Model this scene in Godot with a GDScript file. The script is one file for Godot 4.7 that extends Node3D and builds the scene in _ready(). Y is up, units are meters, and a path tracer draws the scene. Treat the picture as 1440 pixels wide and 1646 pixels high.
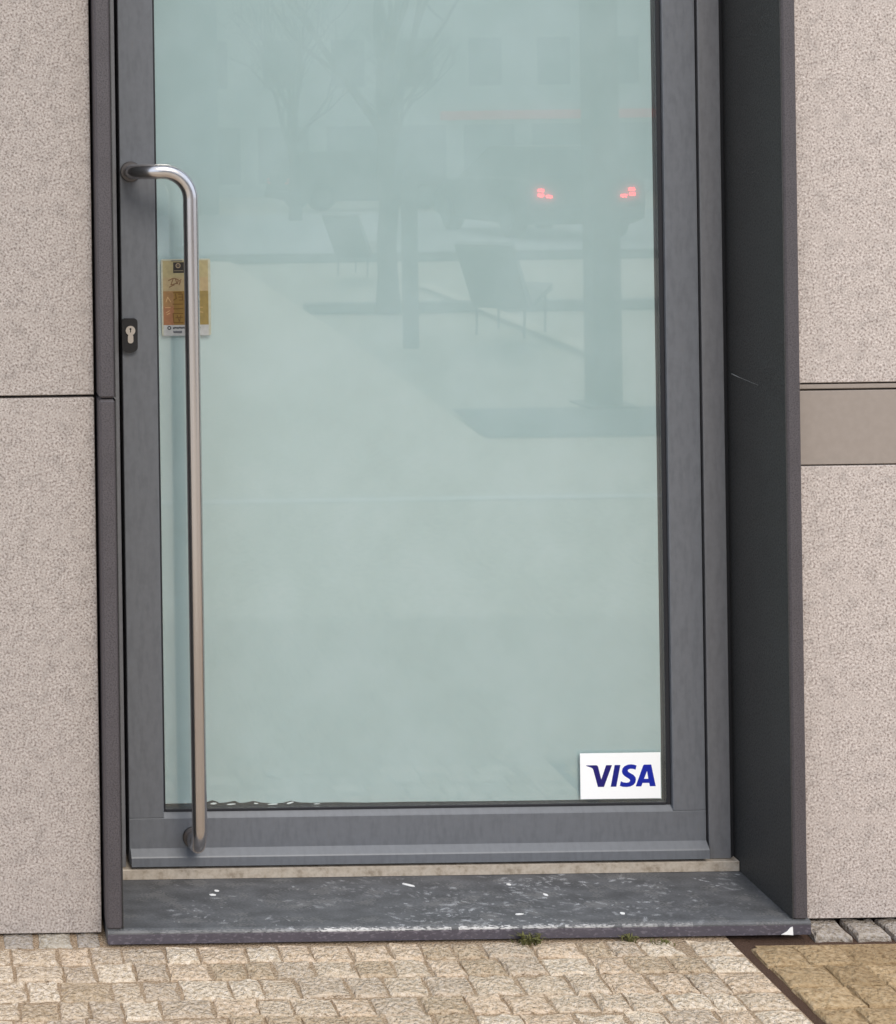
extends Node3D
# A glazed door in a granite facade, seen from the pavement. Units are metres, y up, the facade faces +z.

const DOOR_Z := -0.164        # face of the door leaf and of its fixed frame
const GLASS_Z := -0.1715      # outer face of the pane
var rng := RandomNumberGenerator.new()
var M := {}

func _ready():
	rng.seed = 20417
	# ---------------------------------------------------------------- camera, sky, sun, exposure
	var cam := Camera3D.new()
	cam.name = "camera"
	add_child(cam)
	cam.position = Vector3(-0.86, 1.328, 2.4)
	cam.rotation_degrees = Vector3(0, 0, -0.83)
	cam.set_frustum(0.1 * 1646.0 / 2286.0, Vector2(0.1 * 820.0 / 2286.0, -0.1 * 564.0 / 2286.0), 0.1, 400.0)
	cam.current = true
	var sky_mat := ProceduralSkyMaterial.new()
	sky_mat.sky_top_color = Color(0.86, 0.92, 1.0)
	sky_mat.sky_horizon_color = Color(0.9, 0.94, 1.0)
	sky_mat.sky_curve = 0.2
	sky_mat.ground_bottom_color = Color(0.5, 0.48, 0.45)
	sky_mat.ground_horizon_color = Color(0.8, 0.79, 0.77)
	var sky := Sky.new()
	sky.sky_material = sky_mat
	var env := Environment.new()
	env.background_mode = Environment.BG_SKY
	env.sky = sky
	env.tonemap_mode = Environment.TONE_MAPPER_LINEAR
	env.tonemap_exposure = 1.5
	env.sdfgi_enabled = true
	env.ssao_enabled = true
	env.ssil_enabled = true
	var we := WorldEnvironment.new()
	we.name = "world_environment"
	we.environment = env
	add_child(we)
	var sun := DirectionalLight3D.new()
	sun.name = "sun"
	sun.light_color = Color(1.0, 0.98, 0.95)
	sun.light_energy = 0.45
	sun.light_angular_distance = 26.0
	sun.shadow_enabled = true
	add_child(sun)
	sun.look_at_from_position(Vector3(1.6, 8.0, 8.0), Vector3.ZERO)

	make_materials()
	ground()
	facade()
	surround_and_step()
	door_frame()
	door_leaf()
	stickers()
	street()
	small_things()

# ---------------------------------------------------------------- naming helpers
func numbered(called: String, parent: Node) -> String:
	if not parent.has_node(called):
		return called
	var k := 1
	while parent.has_node("%s_%03d" % [called, k]):
		k += 1
	return "%s_%03d" % [called, k]

var counts := {}
func quick_number(called: String, parent: Node) -> String:
	var key := str(parent.get_instance_id()) + called
	var n: int = counts.get(key, 0)
	counts[key] = n + 1
	return called if n == 0 else "%s_%03d" % [called, n]

func tag(o: Node, label := "", category := "", group := "", kind := "") -> Node:
	if label != "": o.set_meta("label", label)
	if category != "": o.set_meta("category", category)
	if group != "": o.set_meta("group", group)
	if kind != "": o.set_meta("kind", kind)
	return o

func thing(called: String, label: String, category: String, at := Vector3.ZERO, group := "") -> Node3D:
	var o := Node3D.new()
	o.name = quick_number(called, self)
	add_child(o)
	o.position = at
	tag(o, label, category, group)
	return o

func setting(called: String) -> Node3D:
	var o := Node3D.new()
	o.name = called
	add_child(o)
	o.set_meta("kind", "structure")
	return o

func put(called: String, mesh: Mesh, mat: Material, parent: Node = self, at := Vector3.ZERO) -> MeshInstance3D:
	var o := MeshInstance3D.new()
	o.name = quick_number(called, parent)
	o.mesh = mesh
	o.material_override = mat
	o.cast_shadow = GeometryInstance3D.SHADOW_CASTING_SETTING_ON
	parent.add_child(o)
	o.position = at
	return o

# ---------------------------------------------------------------- mesh helpers
func new_st() -> SurfaceTool:
	var st := SurfaceTool.new()
	st.begin(Mesh.PRIMITIVE_TRIANGLES)
	return st

func vtx(st: SurfaceTool, p: Vector3, n: Vector3, uv := Vector2.INF):
	st.set_normal(n)
	st.set_uv(uv if uv != Vector2.INF else Vector2((p.x + 0.6) / 1.2, (p.z - p.y + 0.25) / 0.3))
	st.add_vertex(p)

func tri(st: SurfaceTool, a: Vector3, b: Vector3, c: Vector3, out: Vector3):
	var n := (b - a).cross(c - a)
	if n.length_squared() < 1e-18: return
	n = n.normalized()
	if n.dot(out) < 0.0:
		vtx(st, a, -n); vtx(st, b, -n); vtx(st, c, -n)
	else:
		vtx(st, a, n); vtx(st, c, n); vtx(st, b, n)

func quad(st: SurfaceTool, a: Vector3, b: Vector3, c: Vector3, d: Vector3, out: Vector3):
	tri(st, a, b, c, out)
	tri(st, a, c, d, out)

func with_axis(a: int, va: float, b: int, vb: float, c: int, vc: float) -> Vector3:
	var v := Vector3.ZERO
	v[a] = va; v[b] = vb; v[c] = vc
	return v

# a box from corner lo to corner hi with chamfered edges
func add_box(st: SurfaceTool, lo: Vector3, hi: Vector3, bevel := 0.0):
	var mid := (lo + hi) * 0.5
	var h := (hi - lo) * 0.5
	for a in 3:
		var b := (a + 1) % 3
		var c := (a + 2) % 3
		for s in [-1.0, 1.0]:
			var q := []
			for k in [[-1, -1], [1, -1], [1, 1], [-1, 1]]:
				q.append(mid + with_axis(a, s * h[a], b, k[0] * (h[b] - bevel), c, k[1] * (h[c] - bevel)))
			quad(st, q[0], q[1], q[2], q[3], with_axis(a, s, b, 0, c, 0))
			if bevel > 0.0:
				for s2 in [-1.0, 1.0]:
					var e := h[c] - bevel
					quad(st, mid + with_axis(a, s * h[a], b, s2 * (h[b] - bevel), c, -e), mid + with_axis(a, s * h[a], b, s2 * (h[b] - bevel), c, e),
						mid + with_axis(a, s * (h[a] - bevel), b, s2 * h[b], c, e), mid + with_axis(a, s * (h[a] - bevel), b, s2 * h[b], c, -e), with_axis(a, s, b, s2, c, 0))
	if bevel > 0.0:
		for x in [-1.0, 1.0]:
			for y in [-1.0, 1.0]:
				for z in [-1.0, 1.0]:
					var k := Vector3(x, y, z)
					tri(st, mid + k * Vector3(h.x, h.y - bevel, h.z - bevel), mid + k * Vector3(h.x - bevel, h.y, h.z - bevel), mid + k * Vector3(h.x - bevel, h.y - bevel, h.z), k)

func box_mesh(lo: Vector3, hi: Vector3, bevel := 0.0) -> ArrayMesh:
	var st := new_st()
	add_box(st, lo, hi, bevel)
	return st.commit()

# a round tube through a list of points, smooth, with closed ends; r may be one radius or a list of them
func add_tube(st: SurfaceTool, pts: Array, r, seg := 16):
	var n := pts.size()
	var up := Vector3.UP
	var rings := []
	for i in n:
		var d: Vector3 = (pts[mini(i + 1, n - 1)] - pts[maxi(i - 1, 0)]).normalized()
		if absf(d.dot(up)) > 0.98:
			up = Vector3.RIGHT if absf(d.x) < 0.9 else Vector3.BACK
		var s := d.cross(up).normalized()
		up = s.cross(d).normalized()
		var rr: float = r[i] if r is Array else r
		var ring := []
		for k in seg + 1:
			var t := TAU * k / seg
			var nn := s * cos(t) + up * sin(t)
			ring.append([pts[i] + nn * rr, nn, Vector2(float(k) / seg, float(i) / n)])
		rings.append(ring)
	for i in n - 1:
		for k in seg:
			var a = rings[i][k]; var b = rings[i][k + 1]; var c = rings[i + 1][k + 1]; var e = rings[i + 1][k]
			var facing: Vector3 = (b[0] - a[0]).cross(c[0] - a[0])
			var order := [a, b, c, a, c, e] if facing.dot(a[1]) < 0.0 else [a, c, b, a, e, c]
			for v in order:
				vtx(st, v[0], v[1], v[2])
	for end in [0, n - 1]:
		var dirn: Vector3 = (pts[0] - pts[1]) if end == 0 else (pts[n - 1] - pts[n - 2])
		for k in seg:
			tri(st, pts[end], rings[end][k][0], rings[end][k + 1][0], dirn)

# an outline in the xy plane given thickness from z0 (back) to z1 (front)
func add_prism(st: SurfaceTool, poly: PackedVector2Array, z0: float, z1: float, bevel := 0.0):
	var front := poly
	if bevel > 0.0:
		var inner := Geometry2D.offset_polygon(poly, -bevel, Geometry2D.JOIN_MITER)
		if inner.size() == 1 and inner[0].size() == poly.size():
			# match the starting corner
			var best := 0
			for i in inner[0].size():
				if inner[0][i].distance_to(poly[0]) < inner[0][best].distance_to(poly[0]): best = i
			front = PackedVector2Array()
			for i in poly.size(): front.append(inner[0][(best + i) % poly.size()])
			if Geometry2D.is_polygon_clockwise(front) != Geometry2D.is_polygon_clockwise(poly): front = poly
	var t := Geometry2D.triangulate_polygon(front)
	for i in range(0, t.size(), 3):
		tri(st, v3(front[t[i]], z1), v3(front[t[i + 1]], z1), v3(front[t[i + 2]], z1), Vector3.BACK)
	t = Geometry2D.triangulate_polygon(poly)
	for i in range(0, t.size(), 3):
		tri(st, v3(poly[t[i]], z0), v3(poly[t[i + 1]], z0), v3(poly[t[i + 2]], z0), Vector3.FORWARD)
	var cw := Geometry2D.is_polygon_clockwise(poly)
	for i in poly.size():
		var j := (i + 1) % poly.size()
		var d := poly[j] - poly[i]
		var o := Vector3(d.y, -d.x, 0) if not cw else Vector3(-d.y, d.x, 0)
		if Geometry2D.is_polygon_clockwise(poly) and false: o = -o
		quad(st, v3(poly[i], z0), v3(poly[j], z0), v3(poly[j], z1 - bevel), v3(poly[i], z1 - bevel), o)
		if front != poly:
			quad(st, v3(poly[i], z1 - bevel), v3(poly[j], z1 - bevel), v3(front[j], z1), v3(front[i], z1), o.normalized() + Vector3.BACK)

func v3(p: Vector2, z: float) -> Vector3:
	return Vector3(p.x, p.y, z)

# a convex profile of (z, y) points drawn out along x
func profile_mesh(profile: Array, x0: float, x1: float) -> ArrayMesh:
	var st := new_st()
	var mid := Vector2.ZERO
	for p in profile: mid += p / profile.size()
	for i in profile.size():
		var a: Vector2 = profile[i]
		var b: Vector2 = profile[(i + 1) % profile.size()]
		var o := (a + b) * 0.5 - mid
		var nn := Vector2(b.y - a.y, a.x - b.x)
		if nn.dot(o) < 0.0: nn = -nn
		quad(st, Vector3(x0, a.y, a.x), Vector3(x1, a.y, a.x), Vector3(x1, b.y, b.x), Vector3(x0, b.y, b.x), Vector3(0, nn.y, nn.x))
		tri(st, Vector3(x0, mid.y, mid.x), Vector3(x0, a.y, a.x), Vector3(x0, b.y, b.x), Vector3.LEFT)
		tri(st, Vector3(x1, mid.y, mid.x), Vector3(x1, a.y, a.x), Vector3(x1, b.y, b.x), Vector3.RIGHT)
	return st.commit()

func rounded_rect(w: float, h: float, r: float, at := Vector2.ZERO, steps := 5) -> PackedVector2Array:
	var out := PackedVector2Array()
	for k in 4:
		var c := Vector2([1, -1, -1, 1][k] * (w * 0.5 - r), [1, 1, -1, -1][k] * (h * 0.5 - r))
		for i in steps + 1:
			var t := PI * 0.5 * (k + float(i) / steps)
			out.append(at + c + Vector2(cos(t), sin(t)) * r)
	return out

func disc(r: float, at := Vector2.ZERO, steps := 28) -> PackedVector2Array:
	var out := PackedVector2Array()
	for i in steps: out.append(at + Vector2(cos(TAU * i / steps), sin(TAU * i / steps)) * r)
	return out

func sheet(poly: PackedVector2Array, y: float) -> ArrayMesh:
	var st := new_st()
	var t := Geometry2D.triangulate_polygon(poly)
	for i in range(0, t.size(), 3):
		tri(st, Vector3(poly[t[i]].x, y, poly[t[i]].y), Vector3(poly[t[i + 1]].x, y, poly[t[i + 1]].y), Vector3(poly[t[i + 2]].x, y, poly[t[i + 2]].y), Vector3.UP)
	return st.commit()

# ---------------------------------------------------------------- materials
func noise_tex(freq: float, stops: Array, octaves := 4, seed_ := 1, kind := FastNoiseLite.TYPE_SIMPLEX_SMOOTH, side := 512) -> NoiseTexture2D:
	var n := FastNoiseLite.new()
	n.noise_type = kind
	n.frequency = freq
	n.seed = seed_
	n.fractal_octaves = octaves
	n.fractal_gain = 0.55
	var t := NoiseTexture2D.new()
	t.width = side; t.height = side
	t.seamless = true
	t.noise = n
	if stops:
		var g := Gradient.new()
		var off := PackedFloat32Array()
		var col := PackedColorArray()
		for s in stops:
			off.append(s[0]); col.append(s[1])
		g.offsets = off; g.colors = col
		t.color_ramp = g
	return t

func grey(v: float) -> Color:
	return Color(v, v, v)

func mat(color: Color, rough := 0.7, metal := 0.0, spec := 0.5) -> StandardMaterial3D:
	var m := StandardMaterial3D.new()
	m.albedo_color = color
	m.roughness = rough
	m.metallic = metal
	m.metallic_specular = spec
	return m

func textured(m: StandardMaterial3D, tex: Texture2D, tile: float, relief: Texture2D = null, depth := 0.0) -> StandardMaterial3D:
	m.uv1_triplanar = true
	m.uv1_world_triplanar = true
	m.uv1_triplanar_sharpness = 8.0
	m.uv1_scale = Vector3.ONE / tile
	m.albedo_texture = tex
	if relief:
		m.heightmap_enabled = true
		m.heightmap_texture = relief
		m.heightmap_scale = depth
	return m

func patchy(m: StandardMaterial3D, tex: Texture2D, tile: float) -> StandardMaterial3D:
	m.detail_enabled = true
	m.detail_albedo = tex
	m.detail_blend_mode = BaseMaterial3D.BLEND_MODE_MUL
	m.detail_uv_layer = BaseMaterial3D.DETAIL_UV_2
	m.uv2_triplanar = true
	m.uv2_world_triplanar = true
	m.uv2_scale = Vector3.ONE / tile
	return m

func make_materials():
	var patches := noise_tex(0.012, [[0.2, grey(0.95)], [0.5, grey(0.985)], [0.85, grey(1.0)]], 5, 3)
	var stains := noise_tex(0.02, [[0.15, Color(0.8, 0.78, 0.75)], [0.42, Color(0.95, 0.94, 0.93)], [0.7, grey(1.0)]], 5, 8)
	var granite := noise_tex(0.075, [[0.14, Color(0.48, 0.44, 0.42)], [0.34, Color(0.655, 0.62, 0.6)], [0.5, Color(0.7, 0.672, 0.652)], [0.68, Color(0.735, 0.708, 0.69)], [0.86, Color(0.84, 0.815, 0.8)]], 5, 11)
	var granite_relief := noise_tex(0.085, [], 3, 12)
	var mottling := noise_tex(0.05, [[0.15, grey(0.92)], [0.42, grey(0.98)], [0.6, grey(1.0)]], 5, 14)
	for k in 3:
		var m := patchy(textured(mat([Color(0.985, 0.965, 0.95), Color(1.07, 1.045, 1.03), Color(0.97, 0.95, 0.935)][k], 0.85), granite, 0.2, granite_relief, 0.05), mottling, 0.83)
		m.uv1_offset = Vector3(0.31, 0.57, 0.11) * k
		M["granite_%d" % k] = m
	var dark_grain := noise_tex(0.14, [[0.15, grey(0.66)], [0.42, grey(0.9)], [0.6, grey(0.97)], [0.75, grey(1.0)], [0.9, Color(1.25, 1.24, 1.22)]], 4, 21)
	var fine := noise_tex(0.2, [], 2, 22)
	M.dark_stone = patchy(textured(mat(Color(0.335, 0.312, 0.322), 0.62), dark_grain, 0.25, fine, 0.02), patches, 0.7)
	M.darker_stone = patchy(textured(mat(Color(0.245, 0.243, 0.24), 0.55), dark_grain, 0.34, fine, 0.02), patches, 0.9)
	var paint_grain := noise_tex(0.05, [[0.2, grey(0.94)], [0.5, grey(0.985)], [0.8, grey(1.0)]], 5, 31)
	var smooth_grain := noise_tex(0.05, [[0.2, grey(0.97)], [0.8, grey(1.0)]], 5, 32)
	M.coated = textured(mat(Color(0.42, 0.427, 0.445), 0.42, 0.0, 0.5), smooth_grain, 0.4, fine, 0.004)
	M.coated_frame = textured(mat(Color(0.45, 0.447, 0.455), 0.45, 0.0, 0.5), smooth_grain, 0.37, fine, 0.004)
	var dust := noise_tex(0.045, [[0.2, grey(0.95)], [0.55, grey(1.0)], [0.78, grey(1.0)], [0.92, Color(1.0, 0.99, 0.97)]], 5, 33)
	for m in [M.coated, M.coated_frame]:
		patchy(m, dust, 0.5)
		m.uv2_scale = Vector3(3.0, 0.7, 3.0)
	M.sealant = mat(Color(0.2, 0.2, 0.21), 0.8)
	M.rubber = textured(mat(Color(0.13, 0.13, 0.15), 0.65), dark_grain, 0.05)
	M.aluminium = patchy(textured(mat(Color(0.74, 0.69, 0.63), 0.5), paint_grain, 0.2, fine, 0.004), stains, 0.25)
	var brushed := noise_tex(0.03, [[0.2, grey(0.88)], [0.8, grey(1.0)]], 3, 41)
	var steel := mat(Color(0.86, 0.84, 0.84), 0.25, 1.0)
	steel.albedo_texture = brushed
	steel.uv1_scale = Vector3(6, 1, 1)
	M.steel = steel
	M.dull_steel = mat(Color(0.42, 0.4, 0.39), 0.45, 1.0)
	M.brass_steel = mat(Color(0.8, 0.76, 0.72), 0.35, 0.85)
	M.black_plastic = mat(Color(0.09, 0.08, 0.085), 0.45)
	M.scratch = mat(Color(0.55, 0.55, 0.54), 0.8)
	M.black = mat(Color(0.03, 0.03, 0.03), 0.8)
	var glass := mat(Color(0.93, 0.97, 0.96, 0.04), 0.0, 0.0, 0.5)
	glass.transparency = BaseMaterial3D.TRANSPARENCY_ALPHA
	M.glass = glass
	var film_tex := noise_tex(0.01, [[0.2, Color(0.965, 0.975, 0.97)], [0.8, grey(1.0)]], 4, 51)
	M.film = textured(mat(Color(0.63, 0.71, 0.708), 0.04, 0.0, 0.64), film_tex, 0.8)
	M.film_scrap = mat(Color(0.85, 0.88, 0.87), 0.6)
	M.room = mat(Color(0.3, 0.3, 0.3), 0.9)
	M.core = mat(Color(0.22, 0.2, 0.19), 0.95)
	M.taupe = textured(mat(Color(0.6, 0.552, 0.515), 0.6), smooth_grain, 0.5)
	M.sheet_white = mat(Color(0.98, 0.98, 0.98), 0.4)
	M.ink_dark = mat(Color(0.09, 0.07, 0.42), 0.4)
	M.ink_mid = mat(Color(0.02, 0.08, 0.48), 0.4)
	M.ink_blue = mat(Color(0.0, 0.12, 0.6), 0.4)
	# paving
	var lime := noise_tex(0.03, [[0.1, Color(0.66, 0.59, 0.5)], [0.35, Color(0.8, 0.74, 0.655)], [0.55, Color(0.845, 0.79, 0.715)], [0.9, Color(0.91, 0.87, 0.82)]], 5, 61)
	var lime_relief := noise_tex(0.035, [], 5, 62)
	var tints := [Color(0.99, 0.96, 0.93), Color(0.94, 0.91, 0.885), Color(1.04, 1.02, 1.0), Color(0.91, 0.865, 0.81), Color(1.0, 0.955, 0.915)]
	for k in tints.size():
		var m := textured(mat(tints[k], 0.9), lime, 0.16, lime_relief, 0.6)
		m.uv1_offset = Vector3(0.17, 0.4, 0.63) * k
		M["lime_%d" % k] = m
	var brown_tints := [Color(0.8, 0.73, 0.62), Color(0.73, 0.66, 0.55), Color(0.85, 0.78, 0.67)]
	for k in 3:
		var m := textured(mat(brown_tints[k], 0.9), lime, 0.2, lime_relief, 0.35)
		m.uv1_offset = Vector3(0.37, 0.2, 0.43) * k
		M["brown_%d" % k] = m
	for k in 2:
		M["grey_stone_%d" % k] = textured(mat([Color(0.84, 0.85, 0.86), Color(0.78, 0.78, 0.8)][k], 0.9), lime, 0.15, lime_relief, 0.3)
	M.sand = textured(mat(Color(0.86, 0.8, 0.74), 0.95), lime, 0.09, lime_relief, 0.4)
	M.soil = textured(mat(Color(0.46, 0.37, 0.33), 0.95), lime, 0.05, lime_relief, 0.3)
	M.plaza_light = textured(mat(Color(0.91, 0.9, 0.88), 0.9), lime, 0.5)
	M.drain = mat(Color(0.84, 0.82, 0.79), 0.9)
	M.plaza_mid = textured(mat(Color(0.8, 0.8, 0.79), 0.9), lime, 0.6)
	M.strip_dark = textured(mat(Color(0.36, 0.36, 0.36), 0.9), dark_grain, 0.5)
	M.asphalt = textured(mat(Color(0.6, 0.6, 0.6), 0.9), dark_grain, 0.8)
	M.kerb = textured(mat(Color(0.45, 0.45, 0.44), 0.9), dark_grain, 0.5)
	M.bark = textured(mat(Color(0.17, 0.16, 0.15), 0.95), dark_grain, 0.3)
	M.post = mat(Color(0.15, 0.155, 0.16), 0.6)
	M.post_light = mat(Color(0.3, 0.31, 0.31), 0.6)
	M.chair = mat(Color(0.1, 0.11, 0.12), 0.6)
	M.far_wall = textured(mat(Color(0.6, 0.61, 0.6), 0.9), paint_grain, 3.0)
	M.far_wall_blue = textured(mat(Color(0.42, 0.46, 0.48), 0.9), paint_grain, 3.0)
	M.far_glass = mat(Color(0.33, 0.36, 0.37), 0.15)
	M.red = mat(Color(0.9, 0.13, 0.12), 0.6)
	M.car_paint = mat(Color(0.07, 0.075, 0.08), 0.5)
	M.car_glass = mat(Color(0.05, 0.06, 0.06), 0.06)
	M.tyre = mat(Color(0.05, 0.05, 0.05), 0.9)
	var lamp := mat(Color(0.7, 0.05, 0.05), 0.3)
	lamp.emission_enabled = true
	lamp.emission = Color(1.0, 0.12, 0.16)
	lamp.emission_energy_multiplier = 14.0
	M.tail_lamp = lamp
	M.moss = mat(Color(0.4, 0.39, 0.22), 0.9)
	M.moss.backlight_enabled = true
	M.moss.backlight = Color(0.1, 0.12, 0.03)
	M.paper = mat(Color(0.92, 0.91, 0.9), 0.8)
	var step := mat(Color(1, 1, 1), 0.6)
	step.albedo_texture = step_picture()
	step.texture_repeat = false
	step.heightmap_enabled = true
	step.heightmap_texture = fine
	step.heightmap_scale = 0.0
	step.heightmap_enabled = false
	M.step = step

# the dark step: slate grey, worn to pale flecks and scratches, with chalky wear along its lip
func step_picture() -> ImageTexture:
	var w := 2048
	var h := 512
	var im := Image.create(w, h, false, Image.FORMAT_RGB8)
	var n := FastNoiseLite.new()
	n.seed = 71; n.frequency = 0.012; n.fractal_octaves = 5
	var n2 := FastNoiseLite.new()
	n2.seed = 72; n2.frequency = 0.11; n2.fractal_octaves = 3
	var n3 := FastNoiseLite.new()
	n3.seed = 73; n3.frequency = 0.006; n3.fractal_octaves = 4
	for y in h:
		for x in w:
			var a := n.get_noise_2d(x * 0.6, y * 1.4)
			var b := n2.get_noise_2d(x * 0.8, y * 1.6)
			var c := 0.355 + a * 0.07 + b * 0.045
			var col := Color(c * 0.99, c * 0.99, c * 1.01)
			if n3.get_noise_2d(x, y * 2.0) + b * 0.4 > 0.3:
				col = col.lerp(Color(0.5, 0.49, 0.48), 0.35)
			im.set_pixel(x, y, col)
	var r := RandomNumberGenerator.new()
	r.seed = 77
	# flecks; v runs from the back (small) to the lip (about 0.77) and down the riser
	for patch in 84:
		var cx := clampf(r.randfn(0.55, 0.16), 0.08, 0.95) if patch < 68 else r.randf_range(0.06, 0.95)
		var cy := r.randf_range(0.2, 0.72)
		var amount := r.randi_range(3, 16)
		var bright := r.randf_range(0.18, 0.8)
		var drift := r.randfn(0.05, 0.3)
		for i in amount:
			var at := Vector2((cx + r.randfn(0, 0.022)) * w, clampf(cy + r.randfn(0, 0.045), 0.16, 0.75) * h)
			if at.x < 30 or at.x > w - 30: continue
			var big := r.randf() < 0.22
			fleck(im, at, r.randf_range(9, 22) if big else r.randf_range(2.5, 10), r.randf_range(4.0, 8.0) if big else r.randf_range(1.5, 5.0), drift + r.randfn(0.0, 0.35), Color(0.74, 0.74, 0.75), bright * r.randf_range(0.45, 1.05), n2)
	# chalky wear on the lip, in broken runs
	for run in [[0.08, 0.2, 0.25], [0.2, 0.36, 0.45], [0.3, 0.49, 0.95], [0.5, 0.585, 1.0], [0.59, 0.64, 0.85], [0.65, 0.72, 0.75], [0.73, 0.78, 0.5], [0.79, 0.83, 0.45]]:
		for x in range(int(run[0] * w), int(run[1] * w)):
			for y in range(int(0.742 * h), int(0.79 * h)):
				var v := 1.0 - absf(y / float(h) - 0.766) / 0.02
				v += n2.get_noise_2d(x * 0.5, y * 2.0) * 1.5 + n.get_noise_2d(x * 2.0, 5.0) * 0.9 - 0.1
				if v > 0.25:
					im.set_pixel(x, y, im.get_pixel(x, y).lerp(Color(0.84, 0.83, 0.82), clampf(v * 1.2, 0.0, 1.0) * run[2] * 0.9))
	# the riser: purplish, smeared, and painted darker for the weaker light it gets
	for x in w:
		for y in range(int(0.775 * h), int(0.86 * h)):
			var p := im.get_pixel(x, y)
			var s := n2.get_noise_2d(x * 0.35 + 900.0, y * 0.7)
			p = p.lerp(Color(0.29, 0.26, 0.3), 0.7)
			if s > 0.2: p = p.lerp(Color(0.56, 0.53, 0.56), clampf((s - 0.2) * 1.4, 0, 0.4))
			im.set_pixel(x, y, p)
	return ImageTexture.create_from_image(im)

func fleck(im: Image, at: Vector2, length: float, wide: float, ang: float, col: Color, strength: float, n: FastNoiseLite):
	var d := Vector2(cos(ang), sin(ang))
	var reach := int(length) + 3
	for y in range(-reach, reach + 1):
		for x in range(-reach, reach + 1):
			var p := Vector2(x, y)
			var u := p.dot(d) / length
			var v := p.dot(d.orthogonal()) / wide
			var f := 1.0 - u * u - v * v + n.get_noise_2d(at.x + x * 2.0, at.y + y * 2.0) * 1.1
			if f > 0.15:
				var q := Vector2i(at + p)
				if q.x >= 0 and q.y >= 0 and q.x < im.get_width() and q.y < im.get_height():
					im.set_pixelv(q, im.get_pixelv(q).lerp(col, clampf((f - 0.15) * 1.3, 0, 1) * strength))

# ---------------------------------------------------------------- ground
# one rough-hewn sett of unit plan size: an uneven outline, a domed and bevelled top
func stone_mesh(r: RandomNumberGenerator, tall: float, rough: float) -> ArrayMesh:
	var st := new_st()
	var outline := []
	for k in 12:
		var t := TAU * (k + 0.5) / 12.0
		var q := Vector2(cos(t), sin(t))
		q /= maxf(absf(q.x), absf(q.y))
		q *= 0.5
		q *= 1.0 - r.randf() * rough
		if k % 3 == 0 or k % 3 == 2: q *= 0.98
		outline.append(q)
	var rings := []
	for lv in [[1.0, -tall], [1.0, -0.007], [0.965, -0.0022], [0.84, -0.0002]]:
		var ring := []
		for q in outline:
			var wob: float = r.randf_range(-0.0028, 0.002) if lv[1] > -0.008 else 0.0
			ring.append(Vector3(q.x * lv[0], lv[1] + wob, q.y * lv[0]))
		rings.append(ring)
	for i in 3:
		for k in 12:
			var j := (k + 1) % 12
			var o: Vector3 = rings[i][k] + rings[i][j]
			o.y = 0.3 if i > 0 else 0.0
			quad(st, rings[i][k], rings[i][j], rings[i + 1][j], rings[i + 1][k], o)
	var top := Vector3(r.randf_range(-0.1, 0.1), r.randf_range(0.0, 0.003), r.randf_range(-0.1, 0.1))
	for k in 12:
		tri(st, top, rings[3][k], rings[3][(k + 1) % 12], Vector3.UP)
	return st.commit()

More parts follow.
